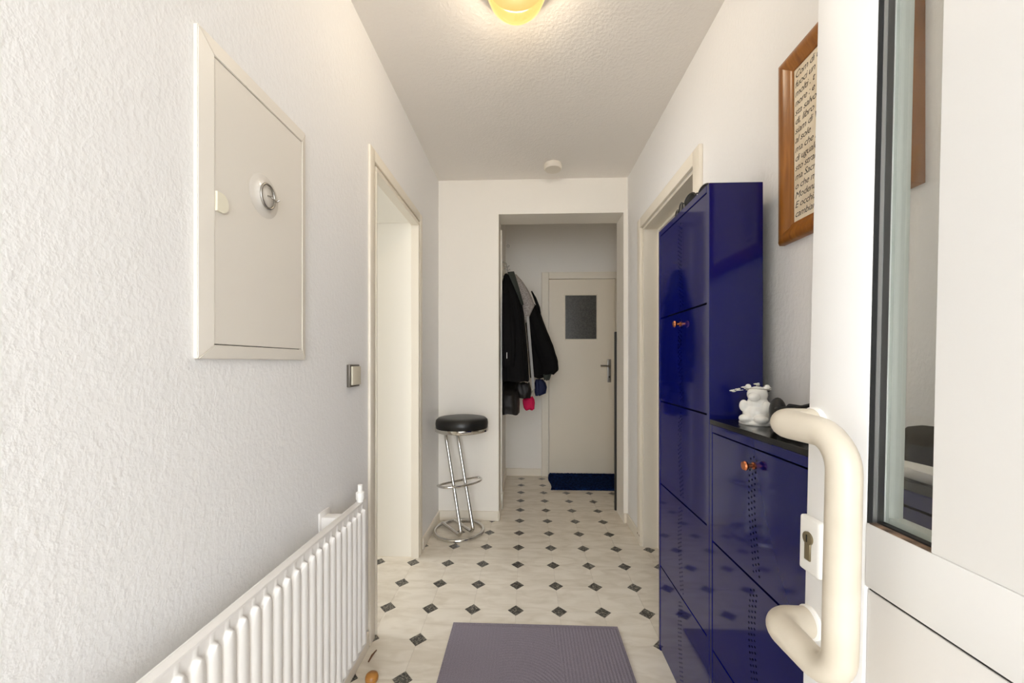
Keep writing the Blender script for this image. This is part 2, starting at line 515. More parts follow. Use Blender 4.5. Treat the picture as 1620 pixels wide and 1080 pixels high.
# rebate bead where the lining meets the casing at the far jamb
MB().box(XL - 0.034, XL + 0.012, LD1 - 0.034, LD1 - 0.014, 0, LDZ - 0.034, bev=0.002).build('rebate_post', 'cream_paint', t)
MB().box(XL - 0.034, XL + 0.012, LD0 + 0.014, LD0 + 0.024, 0, LDZ - 0.034, bev=0.002).build('rebate_post', 'cream_paint', t)
MB().box(XL - 0.034, XL + 0.012, LD0 + 0.014, LD1 - 0.014, LDZ - 0.034, LDZ - 0.014, bev=0.002).build('rebate_head', 'cream_paint', t)
t = casing('trim_2', 'worn cream door frame behind the tall blue cabinet', XR, -1, RD0, RD1, RDZ, 'cream_paint', 0.15, cw=0.062)
MB().box(XR + 0.085, XR + 0.10, RD1 - 0.030, RD1 - 0.014, 0, RDZ - 0.014, bev=0.002).build('rebate_bead', 'cream_paint', t)
MB().box(XR + 0.085, XR + 0.10, RD0 + 0.03, RD1 - 0.03, RDZ - 0.030, RDZ - 0.014, bev=0.002).build('rebate_bead', 'cream_paint', t)
for i, (yy, hh) in enumerate(((RD1 + 0.012, 0.030), (RD1 + 0.026, 0.022), (RD1 + 0.046, 0.034), (RD1 + 0.055, 0.02))):
    MB().box(XR - 0.0186, XR - 0.0178, yy, yy + 0.005, 0.055, 0.055 + hh * 0.4).build('paint_chip', 'wood_stick', t)
# room and open window added beyond the left doorway to brighten the hall
LX0 = -3.3
w = MB()
w.box(LX0, XL - WT, 0.5, 0.6, 0, ZC).box(LX0, XL - WT, 3.4, 3.5, 0, ZC)
w.box(LX0 - 0.1, LX0, 0.5, 3.5, 0, 0.85).box(LX0 - 0.1, LX0, 0.5, 3.5, 2.2, ZC).box(LX0 - 0.1, LX0, 0.5, WY0, 0.85, 2.2).box(LX0 - 0.1, LX0, WY1, 3.5, 0.85, 2.2)
w.box(LX0 - 0.1, XL - WT, 0.5, 3.5, ZC, ZC + 0.1).box(LX0 - 0.1, XL - WT, 0.5, 3.5, -0.06, 0.0)
w.box(XL - WT - 0.1, XL - WT, YP2, 3.5, 0, ZC)
tag(w.build('wall_added_room', 'room_wall'), 'walls of an unseen room, added with a window to daylight the hall', 'wall', kind='structure')

# frame on the left wall of the rear hall, right behind the cross wall
t = thing('trim_3', 'narrow white frame post behind the cross wall beside the coats', 'door frame', (XBL, 3.03, 0), kind='structure')
MB().box(XBL, XBL + 0.022, YP2 + 0.012, YP2 + 0.072, 0.12, 2.2, bev=0.003).build('casing_post', 'white_lacquer', t)
MB().box(XBL, XBL + 0.026, YP2 + 0.008, YP2 + 0.076, 0, 0.12, bev=0.003).build('plinth_block', 'white_lacquer', t)
MB().box(XBL, XBL + 0.010, YP2 + 0.15, YP2 + 0.19, 0.076, 2.25, bev=0.003).build('panel_edge', 'cream_paint', t)

# far door
dx0, dx1 = 0.228, 0.893
t = thing('trim_4', 'cream door frame around the far glazed door', 'door frame', (0.5, YB, 0), kind='structure')
MB().box(dx0 - 0.075, dx0 - 0.004, YB - 0.03, YB, 0, 2.068, bev=0.004).build('casing_post', 'cream_paint', t)
MB().box(dx1 + 0.004, dx1 + 0.075, YB - 0.03, YB, 0, 2.068, bev=0.004).build('casing_post', 'cream_paint', t)
MB().box(dx0 - 0.004, dx1 + 0.004, YB - 0.03, YB, 2.0, 2.068, bev=0.004).build('casing_head', 'cream_paint', t)
t = thing('door_2', 'cream far door with small dark frosted pane above blue rug', 'door', (0.56, YB, 0), kind='structure')
wx0, wx1, wz0, wz1 = 0.392, 0.705, 1.392, 1.832
b = MB()
yd0, yd1 = YB - 0.022, YB - 0.002
b.box(dx0, wx0, yd0, yd1, 0.008, 1.996).box(wx1, dx1, yd0, yd1, 0.008, 1.996).box(wx0, wx1, yd0, yd1, 0.008, wz0).box(wx0, wx1, yd0, yd1, wz1, 1.996)
b.build('leaf', 'cream_door', t)
b = MB()
for bx in ((wx0 - 0.012, wx0, wz0 - 0.012, wz1 + 0.012), (wx1, wx1 + 0.012, wz0 - 0.012, wz1 + 0.012), (wx0, wx1, wz0 - 0.012, wz0), (wx0, wx1, wz1, wz1 + 0.012)):
    b.box(bx[0], bx[1], yd0 - 0.006, yd0, bx[2], bx[3], bev=0.002, seg=1)
b.build('glazing_bead', 'cream_door', t)
MB().box(wx0, wx1, yd0 + 0.006, yd0 + 0.010, wz0, wz1).build('pane', 'dark_glass', t)
hp = MB().box(0.812, 0.850, yd0 - 0.008, yd0, 0.955, 1.188, bev=0.0035, seg=3).build('handle_plate', 'steel_brushed', t, True)
MB().tube(fillet([(0.832, yd0 - 0.004, 1.118), (0.832, yd0 - 0.052, 1.118), (0.735, yd0 - 0.055, 1.124)], 0.015), 0.009, 12).build('lever', 'steel_brushed', hp, True)
MB().lathe([(0.0, 0), (0.008, 0), (0.008, 0.0012), (0, 0.0012)], (0.832, yd0 - 0.0082, 1.01), (0, -1, 0), 16).build('keyhole', 'keyhole_dark', hp)

# ================================================================== FRONT DOOR (open, seen from its outer face)
XO = 0.402
door = thing('door_1', 'open white front door with glass strip and bent grip handle', 'door', (XO, -0.44, 0), kind='structure')
TH = 0.038
Y1, Y0 = 0.557, -0.44
GZ0, GZ1 = 0.968, 2.02
SY = 0.462       # inner edge of lock stile
PY = 0.391       # far edge of white infill panel
ZS = 0.893
MB().box(XO, XO + TH, SY, Y1, 0.012, 2.11, bev=0.003).build('lock_stile', 'upvc_white', door, True)
MB().box(XO, XO + TH, Y0, Y0 + 0.095, 0.012, 2.11, bev=0.003).build('hinge_stile', 'upvc_white', door, True)
MB().box(XO, XO + TH, Y0 + 0.095, SY, ZS + 0.0015, GZ0, bev=0.0012).build('middle_rail', 'upvc_white', door, True)
MB().box(XO, XO + TH, Y0 + 0.095, SY, 2.02, 2.11, bev=0.002).build('top_rail', 'upvc_white', door, True)
MB().box(XO, XO + TH, Y0 + 0.095, SY, 0.012, 0.11, bev=0.002).build('bottom_rail', 'upvc_white', door, True)
MB().box(XO + 0.0025, XO + TH - 0.004, Y0 + 0.096, SY - 0.001, 0.111, ZS - 0.0022, bev=0.0015).build('lower_panel', 'upvc_panel', door, True)
MB().box(XO + 0.004, XO + TH - 0.006, Y0 + 0.097, SY - 0.002, ZS - 0.004, ZS + 0.003).build('panel_seal', 'gasket_black', door)
MB().box(XO + 0.0006, XO + TH - 0.004, Y0 + 0.0955, PY, GZ0 + 0.0004, GZ1, bev=0.001).build('upper_panel', 'upvc_white', door, True)
# edge gasket of the closing side
MB().box(XO + 0.004, XO + 0.020, Y1, Y1 + 0.004, 0.012, 2.11, bev=0.0015).build('edge_gasket', 'gasket_black', door)
# pane with its rebate strips
gx = XO + 0.0185
MB().box(gx, gx + 0.003, PY + 0.0005, SY - 0.0005, GZ0 + 0.0005, GZ1 - 0.0005).build('pane', 'window_glass', door)
def strip(name, xa, xb, m, proud=0.0016):
    b = MB()
    b.box(XO + xa, XO + xb, SY - proud, SY, GZ0, GZ1)
    return b.build(name, m, door)
strip('outer_gasket', 0.0012, 0.0065, 'gasket_black', 0.0010)
strip('glazing_strip', 0.0065, 0.0108, 'aluminium_light', 0.0016)
strip('spacer', 0.0108, 0.0182, 'aluminium_dark', 0.0022)
strip('inner_bead', 0.022, TH, 'bead_pale', 0.0040)
b = MB(); b.box(XO + 0.0012, XO + 0.010, PY, SY - 0.003, GZ0, GZ0 + 0.0012)
b.build('weathered_sill', 'dirty_sill', door)
b = MB(); b.box(XO + 0.010, XO + 0.0182, PY, SY - 0.003, GZ0, GZ0 + 0.003)
b.build('sill_gasket', 'gasket_black', door)
b = MB(); b.box(XO + 0.022, XO + TH, PY, SY - 0.005, GZ0, GZ0 + 0.008)
b.build('sill_bead', 'bead_pale', door)
# lock plate
LY, LZ = 0.536, 0.905
lp = MB().box(XO - 0.011, XO, LY - 0.0185, LY + 0.0185, LZ - 0.038, LZ + 0.038, bev=0.004, seg=3).build('lock_plate', 'white_plastic', door, True)
b = MB()
b.lathe([(0.0, 0), (0.0088, 0), (0.0088, 0.002), (0.0075, 0.0026), (0, 0.0026)], (XO - 0.0112, LY, LZ + 0.010), (-1, 0, 0), 24)
b.box(XO - 0.0132, XO - 0.0108, LY - 0.0052, LY + 0.0052, LZ - 0.020, LZ + 0.006, bev=0.0009)
b.build('lock_cylinder', 'lock_brass', lp, True)
MB().box(XO - 0.0142, XO - 0.0136, LY - 0.001, LY + 0.001, LZ + 0.005, LZ + 0.015).build('key_slot', 'keyhole_dark', lp)
# grip handle
HZT, HZB = 1.156 - 0.0835, 1.156 - 0.360
HX, HY, MY = XO - 0.050, 0.433, 0.543
path = fillet([(XO - 0.0005, MY, HZT), (HX, MY, HZT), (HX, HY, HZT), (HX, HY, HZB), (HX, MY, HZB), (XO - 0.0005, MY, HZB)], [0.026, 0.040, 0.040, 0.026], 10)
rad = [0.0192 - 0.0030 * min(1.0, max(0.0, (MY - 0.045 - p.y) / 0.05)) for p in path]
hd_ = MB().tube(path, rad, 28).build('grip_handle', 'ivory_nylon', door, True, 60)
for zz in (HZT, HZB):
    MB().lathe([(0.0, 0), (0.0215, 0), (0.0215, 0.004), (0.0195, 0.006), (0, 0.006)], (XO, MY, zz), (-1, 0, 0), 28).build('mount_ring', 'white_plastic', hd_, True)
# the whole leaf leans a touch out of plumb, about the height of the lock
door.rotation_euler = (0, math.radians(1.25), 0)
pv = Vector((XO, 0, 1.156))
R = Matrix.Rotation(math.radians(1.25), 4, 'Y')
door.location = pv + (R @ (Vector((XO, -0.44, 0)) - pv))

# ================================================================== FURNITURE ON THE RIGHT
CX0, CX1 = 0.535, 0.690
def flap_mesh(wd, ht):
    """pressed steel flap: sheet with a curved column of round holes, returned edges; local y 0..wd, z 0..ht, front at x=0"""
    b = MB(); bm = b.bm
    rows = int((ht - 0.03) / 0.0069); rh = (ht - 0.03) / rows
    cw = 0.0115
    def yo(z):
        tt = z / ht
        return wd / 2 - 1.5 * cw + 0.010 * math.cos((tt - 0.62) * PI * 1.5) - 0.004
    zs = [0, 0.015] + [0.015 + rh * (k + 1) for k in range(rows)] + [ht]
    grid = []
    for z in zs:
        y = yo(z)
        grid.append([bm.verts.new((0, yy, z)) for yy in (0, y, y + cw, y + 2 * cw, y + 3 * cw, wd)])
    for k in range(len(zs) - 1):
        for c in range(5):
            q = (grid[k][c], grid[k][c + 1], grid[k + 1][c + 1], grid[k + 1][c])
            inner = 1 <= c <= 3 and 1 <= k <= rows
            if inner and (c + k) % 2 == 0:
                ctr = sum((v.co for v in q), Vector()) / 4
                ring = [bm.verts.new(ctr + Vector((0, 0.0029 * math.cos(a), 0.0029 * math.sin(a)))) for a in (PI * 1.25 + kk * PI / 4 for kk in range(8))]
                for s in range(4):
                    bm.faces.new((q[s], q[(s + 1) % 4], ring[(2 * s + 2) % 8], ring[(2 * s + 1) % 8], ring[2 * s]))
            else:
                bm.faces.new(q)
    e = 0.012
    for lo, hi in (((0, 0), (wd, 0)), ((wd, 0), (wd, ht)), ((wd, ht), (0, ht)), ((0, ht), (0, 0))):
        vs = [bm.verts.new(p) for p in ((0, lo[0], lo[1]), (0, hi[0], hi[1]), (e, hi[0], hi[1]), (e, lo[0], lo[1]))]
        bm.faces.new(vs)
    bmesh.ops.remove_doubles(bm, verts=bm.verts[:], dist=1e-6)
    bmesh.ops.recalc_face_normals(bm, faces=bm.faces[:])
    me = bpy.data.meshes.new('flap'); bm.to_mesh(me); bm.free()
    me.materials.append(MATS['blue_gloss'])
    return me
def cabinet(label, y0, nf, zt, knob, black_top=False):
    yw = 0.426; y1 = y0 + yw
    t = thing('shoe_cabinet', label, 'cabinet', ((CX0 + CX1) / 2, (y0 + y1) / 2, 0), 'blue metal shoe cabinets')
    b = MB(); th = 0.016
    b.box(CX0, CX1, y0, y0 + th, 0, zt, bev=0.0015, seg=1).box(CX0, CX1, y1 - th, y1, 0, zt, bev=0.0015, seg=1)
    b.box(CX0, CX1, y0 + th, y1 - th, zt - 0.022, zt, bev=0.0015, seg=1).box(CX0 + 0.006, CX1, y0 + th, y1 - th, 0, 0.012)
    b.build('body', 'blue_gloss', t)
    MB().box(CX1 - 0.01, CX1 - 0.004, y0 + th, y1 - th, 0.012, zt - 0.022).build('back_panel', 'cabinet_inside', t)
    MB().box(CX0 + 0.03, CX0 + 0.034, y0 + th, y1 - th, 0.012, zt - 0.022).build('inner_tray', 'cabinet_inside', t)
    usable = zt - 0.022 - 0.012
    ph = usable / nf
    fl = flap_mesh(yw - 0.036, ph - 0.006)
    for k in range(nf):
        z0 = 0.012 + ph * k + 0.003
        f = link('flap', fl, t)
        f.matrix_parent_inverse = Matrix.Identity(4)
        f.location = (CX0 + 0.0015 - t.location.x, y0 + 0.018 - t.location.y, z0)
        if k == knob:
            kn = MB()
            kn.lathe([(0.0, 0), (0.0085, 0), (0.0085, 0.003), (0.0048, 0.005), (0.0045, 0.014), (0.0105, 0.018), (0.0115, 0.022), (0.0095, 0.0255), (0, 0.0265)], (CX0 + 0.0015, (y0 + y1) / 2 - 0.004, z0 + ph - 0.045), (-1, 0, 0), 24)
            o = kn.build('knob', 'copper', None, True)
            o.parent = f
            o.matrix_parent_inverse = Matrix.Translation(Vector((CX0 + 0.0015, y0 + 0.018, z0))).inverted()
            o['label'] = 'round copper knob'
    if black_top:
        MB().box(CX0 - 0.0, CX1 + 0.02, y0, y1 - 0.002, zt, zt + 0.014, bev=0.001, seg=1).build('top_board', 'black_top', t)
    return t
cabinet('tall royal blue metal shoe cabinet with five flaps', 1.137, 5, 1.683, 3)
cabinet('low royal blue shoe cabinet with copper knob and black top board, under the figurine', 0.710, 3, 0.976, 2, True)
cabinet('second low royal blue shoe cabinet, seen through the front door glass strip', 0.283, 3, 0.976, 2, True)
CT = 0.990

# figurine
t = thing('animal_figurine', 'white glazed sitting animal figurine with silver flower wreath', 'figurine', (0.619, 1.048, CT))
F = lambda x, y, z: (0.619 + 1.04 * x, 1.048 + 1.04 * y, CT + 1.04 * z)
b = MB()
b.lathe([(0.0, 0), (0.042, 0), (0.043, 0.006), (0.038, 0.010), (0, 0.010)], F(0, 0, 0), seg=32)
b.ball(F(0, 0, 0.030), 0.034, 1.0, 1.0, 0.82)
b.ball(F(0.002, 0, 0.050), 0.027, 1, 1, 0.95)
b.ball(F(0.0, -0.002, 0.077), 0.0245, 1.02, 1.0, 0.92)
b.ball(F(-0.016, -0.016, 0.072), 0.015, 1, 1, 0.8)
for s in (-1, 1):
    b.ball(F(-0.020 * 1.0 + 0.012 * s, -0.020 - 0.012 * s, 0.016), 0.016, 1.1, 1.1, 0.75)
    b.ball(F(-0.012 + 0.018 * s, -0.012 - 0.018 * s, 0.047), 0.011, 1, 1, 1.5)
    b.ball(F(0.004 + 0.015 * s, 0.004 - 0.015 * s, 0.096), 0.0075)
o = b.build('body', 'porcelain', t, True, 80)
rm = o.modifiers.new('fuse', 'REMESH'); rm.mode = 'VOXEL'; rm.voxel_size = 0.0018; rm.use_smooth_shade = True
sm = o.modifiers.new('soften', 'SMOOTH'); sm.iterations = 6; sm.factor = 0.5
b = MB()
ring = [F(0.027 * math.cos(a) , 0.027 * math.sin(a) - 0.002, 0.088 + 0.005 * math.cos(a + 2.2)) for a in (2 * PI * k / 28 for k in range(28))]
b.tube(ring, 0.0011, 8, closed=True)
wr = b.build('wreath', 'silver_wire', t, True, 80)
for (px, py, pz) in ((-0.022, 0.018, 0.092), (-0.034, 0.026, 0.086), (-0.006, -0.010, 0.102), (-0.046, 0.030, 0.082), (0.022, -0.012, 0.091)):
    b = MB()
    for k in range(5):
        a = 2 * PI * k / 5
        b.ball(F(px + 0.0042 * math.cos(a), py + 0.0042 * math.sin(a), pz + 0.001 * k % 2), 0.0034, 1, 1, 0.5, seg=10)
    b.ball(F(px, py, pz + 0.0015), 0.002, seg=8)
    b.tube([F(px, py, pz - 0.001), F(px * 0.7, py * 0.7, 0.087)], 0.0008, 6)
    b.build('flower', 'porcelain', wr, True, 80)

# black cable with a plug
t = thing('coiled_cable', 'black coiled cable with plug lying beside the white figurine', 'cable', (0.60, 0.92, CT))
b = MB()
pts = []
for k in range(110):
    a = k / 109 * 2 * PI * 4.2
    pts.append((0.640 + 0.030 * math.cos(a), 0.925 + 0.048 * math.sin(a), CT + 0.005 + 0.040 * k / 109 + 0.004 * math.sin(a * 2.3)))
pts += [(0.628, 0.945, CT + 0.055), (0.622, 0.925, CT + 0.064), (0.625, 0.895, CT + 0.064), (0.640, 0.86, CT + 0.068), (0.655, 0.81, CT + 0.074)]
b.tube(pts, 0.0042, 8)
b.tube([(0.615, 0.965, CT + 0.052), (0.606, 0.935, CT + 0.058), (0.618, 0.90, CT + 0.060), (0.645, 0.855, CT + 0.080), (0.660, 0.81, CT + 0.088)], 0.0036, 8)
b.tube([(0.640, 0.95, CT + 0.04), (0.650, 0.905, CT + 0.058), (0.655, 0.87, CT + 0.083), (0.648, 0.89, CT + 0.086)], 0.0016, 8)
b.build('cord', 'black_plastic', t, True, 80)
b = MB()
b.ball((0.625, 0.972, CT + 0.041), 0.0235, 0.75, 0.95, 1.6)
b.build('plug', 'black_plastic', t, True, 80)
# things seen through the glass strip
t = thing('black_bag', 'black soft bag on the cabinet behind the front door glass', 'bag', (0.655, 0.628, CT))
b = MB()
rg = []
for k, (z, rx, ry) in enumerate(((0, 0.055, 0.115), (0.006, 0.062, 0.124), (0.02, 0.063, 0.126), (0.036, 0.060, 0.122), (0.047, 0.053, 0.112), (0.055, 0.040, 0.095), (0.059, 0.022, 0.06), (0.060, 0.008, 0.02))):
    rg.append([(0.655 + 0.62 * rx * math.copysign(abs(math.cos(a)) ** 0.6, math.cos(a)), 0.628 + 0.46 * ry * math.copysign(abs(math.sin(a)) ** 0.6, math.sin(a)), CT + z + 0.003 * math.sin(5 * a)) for a in (2 * PI * q / 40 for q in range(40))])
b.rings(rg)
b.build('pouch', 'cloth_black', t, True, 60)
t = thing('helmet', 'black rounded helmet on the cabinet behind the front door glass', 'helmet', (0.637, 0.455, CT))
b = MB()
b.lathe([(0.0, 0.0), (0.046, 0.0), (0.054, 0.010), (0.055, 0.040), (0.052, 0.068), (0.044, 0.092), (0.032, 0.108), (0.016, 0.116), (0, 0.118)], (0.637, 0.455, CT), seg=36)
b.build('shell', 'black_plastic', t, True, 80)
MB().lathe([(0.0525, 0.0), (0.057, 0.002), (0.057, 0.010), (0.0545, 0.013)], (0.637, 0.455, CT), seg=36, cap=False).build('rim', 'black_leather', t, True)
# white curved tray rim
t = thing('oval_tray', 'white curved tray rim at the cabinet edge behind the glass', 'tray', (0.556, 0.535, CT))
b = MB()
ov = lambda r1, r2, z: [(0.556 + r1 * math.cos(a), 0.535 + r2 * math.sin(a), CT + z) for a in (2 * PI * k / 48 for k in range(48))]
b.rings([ov(0.012, 0.085, 0.0), ov(0.016, 0.092, 0.003), ov(0.021, 0.100, 0.017), ov(0.0195, 0.098, 0.018), ov(0.015, 0.090, 0.006), ov(0.012, 0.085, 0.004)])
b.build('dish', 'porcelain', t, True, 60)
# sunglasses on the tall cabinet
def sunglasses(x, y, z, rz, label):
    t = thing('sunglasses', label, 'sunglasses', (x, y, z), 'sunglasses on the tall cabinet')
    t.rotation_euler.z = rz
    t['world_parts'] = False
    fr_ = MB()
    for s in (-1, 1):
        fr_.tube([(s * 0.034 + 0.028 * math.cos(a), 0, 0.024 + 0.022 * math.sin(a)) for a in (2 * PI * k / 24 for k in range(24))], 0.0028, 8, closed=True)
    fr_.tube([(-0.008, 0, 0.03), (0, -0.002, 0.033), (0.008, 0, 0.03)], 0.0026, 8)
    fr_.build('frame', 'black_plastic', t, True, 80)
    for s in (-1, 1):
        el = [(s * 0.034 + 0.0275 * math.cos(a), -0.0008, 0.024 + 0.0215 * math.sin(a)) for a in (2 * PI * k / 24 for k in range(24))]
        MB().poly(el, 0.0016, (0, 1, 0)).build('lens', 'black_top', t)
        MB().tube([(s * 0.062, 0.001, 0.034), (s * 0.064, 0.008 + 0.004 * (s + 1), 0.033), (s * 0.02, 0.011 + 0.004 * (s + 1), 0.030), (-s * 0.04, 0.013 + 0.004 * (s + 1), 0.024), (-s * 0.058, 0.015 + 0.004 * (s + 1), 0.008)], 0.0025, 8).build('temple', 'black_plastic', t, True, 80)
    return t
sunglasses(0.563, 1.43, 1.6835, math.radians(-100), 'black sunglasses on the far end of the tall cabinet top')
sunglasses(0.566, 1.285, 1.6835, math.radians(-75), 'black sunglasses on the near end of the tall cabinet top')

# framed text on the right wall
PY1, PY0, PZ0, PZ1 = 1.105, 0.725, 1.485, 1.99
t = thing('framed_text', 'brown wooden frame with handwritten poem on parchment', 'picture', (XR, (PY0 + PY1) / 2, PZ0))
FW = 0.048
def frame_side(p_out0, p_out1, p_in1, p_in0):
    b = MB(); bm = b.bm
    # moulding profile: outer edge low, ridge, slope to inner edge
    def P(yz, x): return (XR - x, yz[0], yz[1])
    def lerp(a, c, s): return (a[0] + (c[0] - a[0]) * s, a[1] + (c[1] - a[1]) * s)
    prof = [(0.0, 0.0005), (0.0, 0.015), (0.10, 0.021), (0.32, 0.024), (0.55, 0.021), (0.80, 0.013), (0.92, 0.012), (1.0, 0.009), (1.0, 0.0005)]
    ends = []
    for (po, pi) in ((p_out0, p_in0), (p_out1, p_in1)):
        ends.append([bm.verts.new(P(lerp(po, pi, s), x)) for s, x in prof])
    n = len(prof)
    for k in range(n):
        bm.faces.new((ends[0][k], ends[0][(k + 1) % n], ends[1][(k + 1) % n], ends[1][k]))
    bm.faces.new(ends[0]); bm.faces.new(list(reversed(ends[1])))
    b.build('frame_rail', 'picture_wood', t, True, 50)
o4 = [(PY1, PZ0), (PY1, PZ1), (PY0, PZ1), (PY0, PZ0)]
i4 = [(PY1 - FW, PZ0 + FW), (PY1 - FW, PZ1 - FW), (PY0 + FW, PZ1 - FW), (PY0 + FW, PZ0 + FW)]
for k in range(4):
    frame_side(o4[k], o4[(k + 1) % 4], i4[(k + 1) % 4], i4[k])
sheet = MB().box(XR - 0.007, XR - 0.001, PY0 + FW - 0.003, PY1 - FW + 0.003, PZ0 + FW - 0.003, PZ1 - FW + 0.003).build('parchment', 'parchment', t)
lines = ['Com di te', 'fuoci un', 'molti . t', 'nore : e', 'sta salvo', 'di, libro', 'siam di V', 'al sole', 'ma che ho', 'di uguale', 'sto stran', 'ma Sacro', 'o che mi', 'Modena', 'E occhi,', 'cambiar']
tb = bmesh.new()
lh = (PZ1 - PZ0 - 2 * FW - 0.012) / len(lines)
for i, s in enumerate(lines):
    cu = bpy.data.curves.new('line', 'FONT'); cu.body = s; cu.size = lh * 0.98; cu.shear = 0.32; cu.offset = 0.0; cu.resolution_u = 2; cu.space_character = 0.92
    ob = bpy.data.objects.new('line', cu); C.objects.link(ob)
    bpy.context.view_layer.update()
    me = ob.to_mesh()
    zb = PZ1 - FW - 0.006 - lh * (i + 0.76)
    M = Matrix(((0, 0, -1, XR - 0.0073), (-1, 0, 0, PY1 - FW - 0.003), (0, 1, 0, zb), (0, 0, 0, 1)))
    tmp = bmesh.new(); tmp.from_mesh(me); bmesh.ops.transform(tmp, matrix=M, verts=tmp.verts[:])
    m2 = bpy.data.meshes.new('tmp'); tmp.to_mesh(m2); tmp.free(); tb.from_mesh(m2); bpy.data.meshes.remove(m2)
    ob.to_mesh_clear()
    bpy.data.objects.remove(ob); bpy.data.curves.remove(cu)
me = bpy.data.meshes.new('handwriting'); tb.to_mesh(me); tb.free(); me.materials.append(MATS['ink'])
o = link('handwriting', me, sheet); o.matrix_parent_inverse = Matrix.Identity(4)
sheet_w = sheet.matrix_parent_inverse
o.matrix_parent_inverse = Matrix.Identity(4)

# ================================================================== LEFT WALL THINGS
t = thing('fuse_box', 'cream metal fuse box with latch set in the left wall', 'fuse box', (XL, 0.89, 1.165))
fy0, fy1, fz0, fz1, fw = 0.714, 1.074, 1.163, 1.815, 0.036
def mitre(o0, o1, i1, i0):
    b = MB(); bm = b.bm
    lo = [bm.verts.new((XL, p[0], p[1])) for p in (o0, o1, i1, i0)]
    hi = [bm.verts.new((XL + x, p[0], p[1])) for p, x in ((o0, 0.010), (o1, 0.010), (i1, 0.014), (i0, 0.014))]
    bm.faces.new(lo); bm.faces.new(hi[::-1])
    for k in range(4):
        bm.faces.new((lo[k], lo[(k + 1) % 4], hi[(k + 1) % 4], hi[k]))
    bmesh.ops.recalc_face_normals(bm, faces=bm.faces[:])
    bmesh.ops.bevel(bm, geom=bm.edges[:], offset=0.0015, segments=2, affect='EDGES')
    b.build('frame_rail', 'box_paint', t, True)
o4 = [(fy0, fz0), (fy1, fz0), (fy1, fz1), (fy0, fz1)]
i4 = [(fy0 + fw, fz0 + fw * 0.8), (fy1 - fw * 0.6, fz0 + fw * 0.8), (fy1 - fw * 0.6, fz1 - fw), (fy0 + fw, fz1 - fw)]
for k in range(4):
    mitre(o4[k], o4[(k + 1) % 4], i4[(k + 1) % 4], i4[k])
MB().box(XL + 0.0005, XL + 0.004, i4[0][0], i4[1][0], i4[0][1], i4[2][1]).build('door_gap', 'gasket_black', t)
dr = MB().box(XL + 0.004, XL + 0.0125, i4[0][0] + 0.0012, i4[1][0] - 0.0012, i4[0][1] + 0.002, i4[2][1] - 0.002, bev=0.001, seg=1).build('door', 'box_paint', t)
b = MB()
lz, ly = 1.156 + (573 - 325) / 602 * 0.80, i4[0][0] + 0.002
prof = [(XL + 0.0125, ly, lz - 0.020), (XL + 0.0125, ly, lz + 0.020)] + [(XL + 0.0125, ly + 0.012 + 0.018 * math.cos(a), lz + 0.020 * math.sin(a)) for a in (PI / 2 - PI * k / 12 for k in range(13))]
b.poly(prof, 0.005, (1, 0, 0))
b.build('latch', 'ivory_plastic', dr, True)
t = thing('suction_hook', 'clear plastic suction hook stuck on the fuse box door', 'hook', (XL + 0.0125, 0.93, 1.57))
hy, hz = 0.897, 1.557
MB().lathe([(0.0, 0.0), (0.050, 0.0), (0.051, 0.0006), (0.040, 0.0022), (0.027, 0.005), (0.024, 0.0085), (0.0, 0.009)], (XL + 0.0125, hy, hz), (1, 0, 0), 36).build('suction_cup', 'clear_plastic', t, True, 60)
MB().tube([(XL + 0.0225, hy + 0.024 * math.cos(a), hz + 0.029 * math.sin(a)) for a in (2 * PI * k / 28 for k in range(28))], 0.0028, 8, closed=True).build('ring', 'steel_brushed', t, True, 80)
MB().tube(fillet([(XL + 0.020, hy, hz + 0.002), (XL + 0.034, hy, hz - 0.004), (XL + 0.034, hy + 0.012, hz - 0.010), (XL + 0.042, hy + 0.014, hz - 0.004)], 0.004), 0.0018, 8).build('hook', 'steel_brushed', t, True, 80)

t = thing('light_switch', 'square beige light switch in dark frame by the left doorway', 'switch', (XL, 1.385, 1.107))
MB().box(XL, XL + 0.012, 1.345, 1.425, 1.066, 1.148, bev=0.002).build('switch_frame', 'switch_frame', t, True)
MB().box(XL + 0.010, XL + 0.018, 1.356, 1.4245, 1.073, 1.141, bev=0.002).build('rocker', 'switch_rocker', t, True)

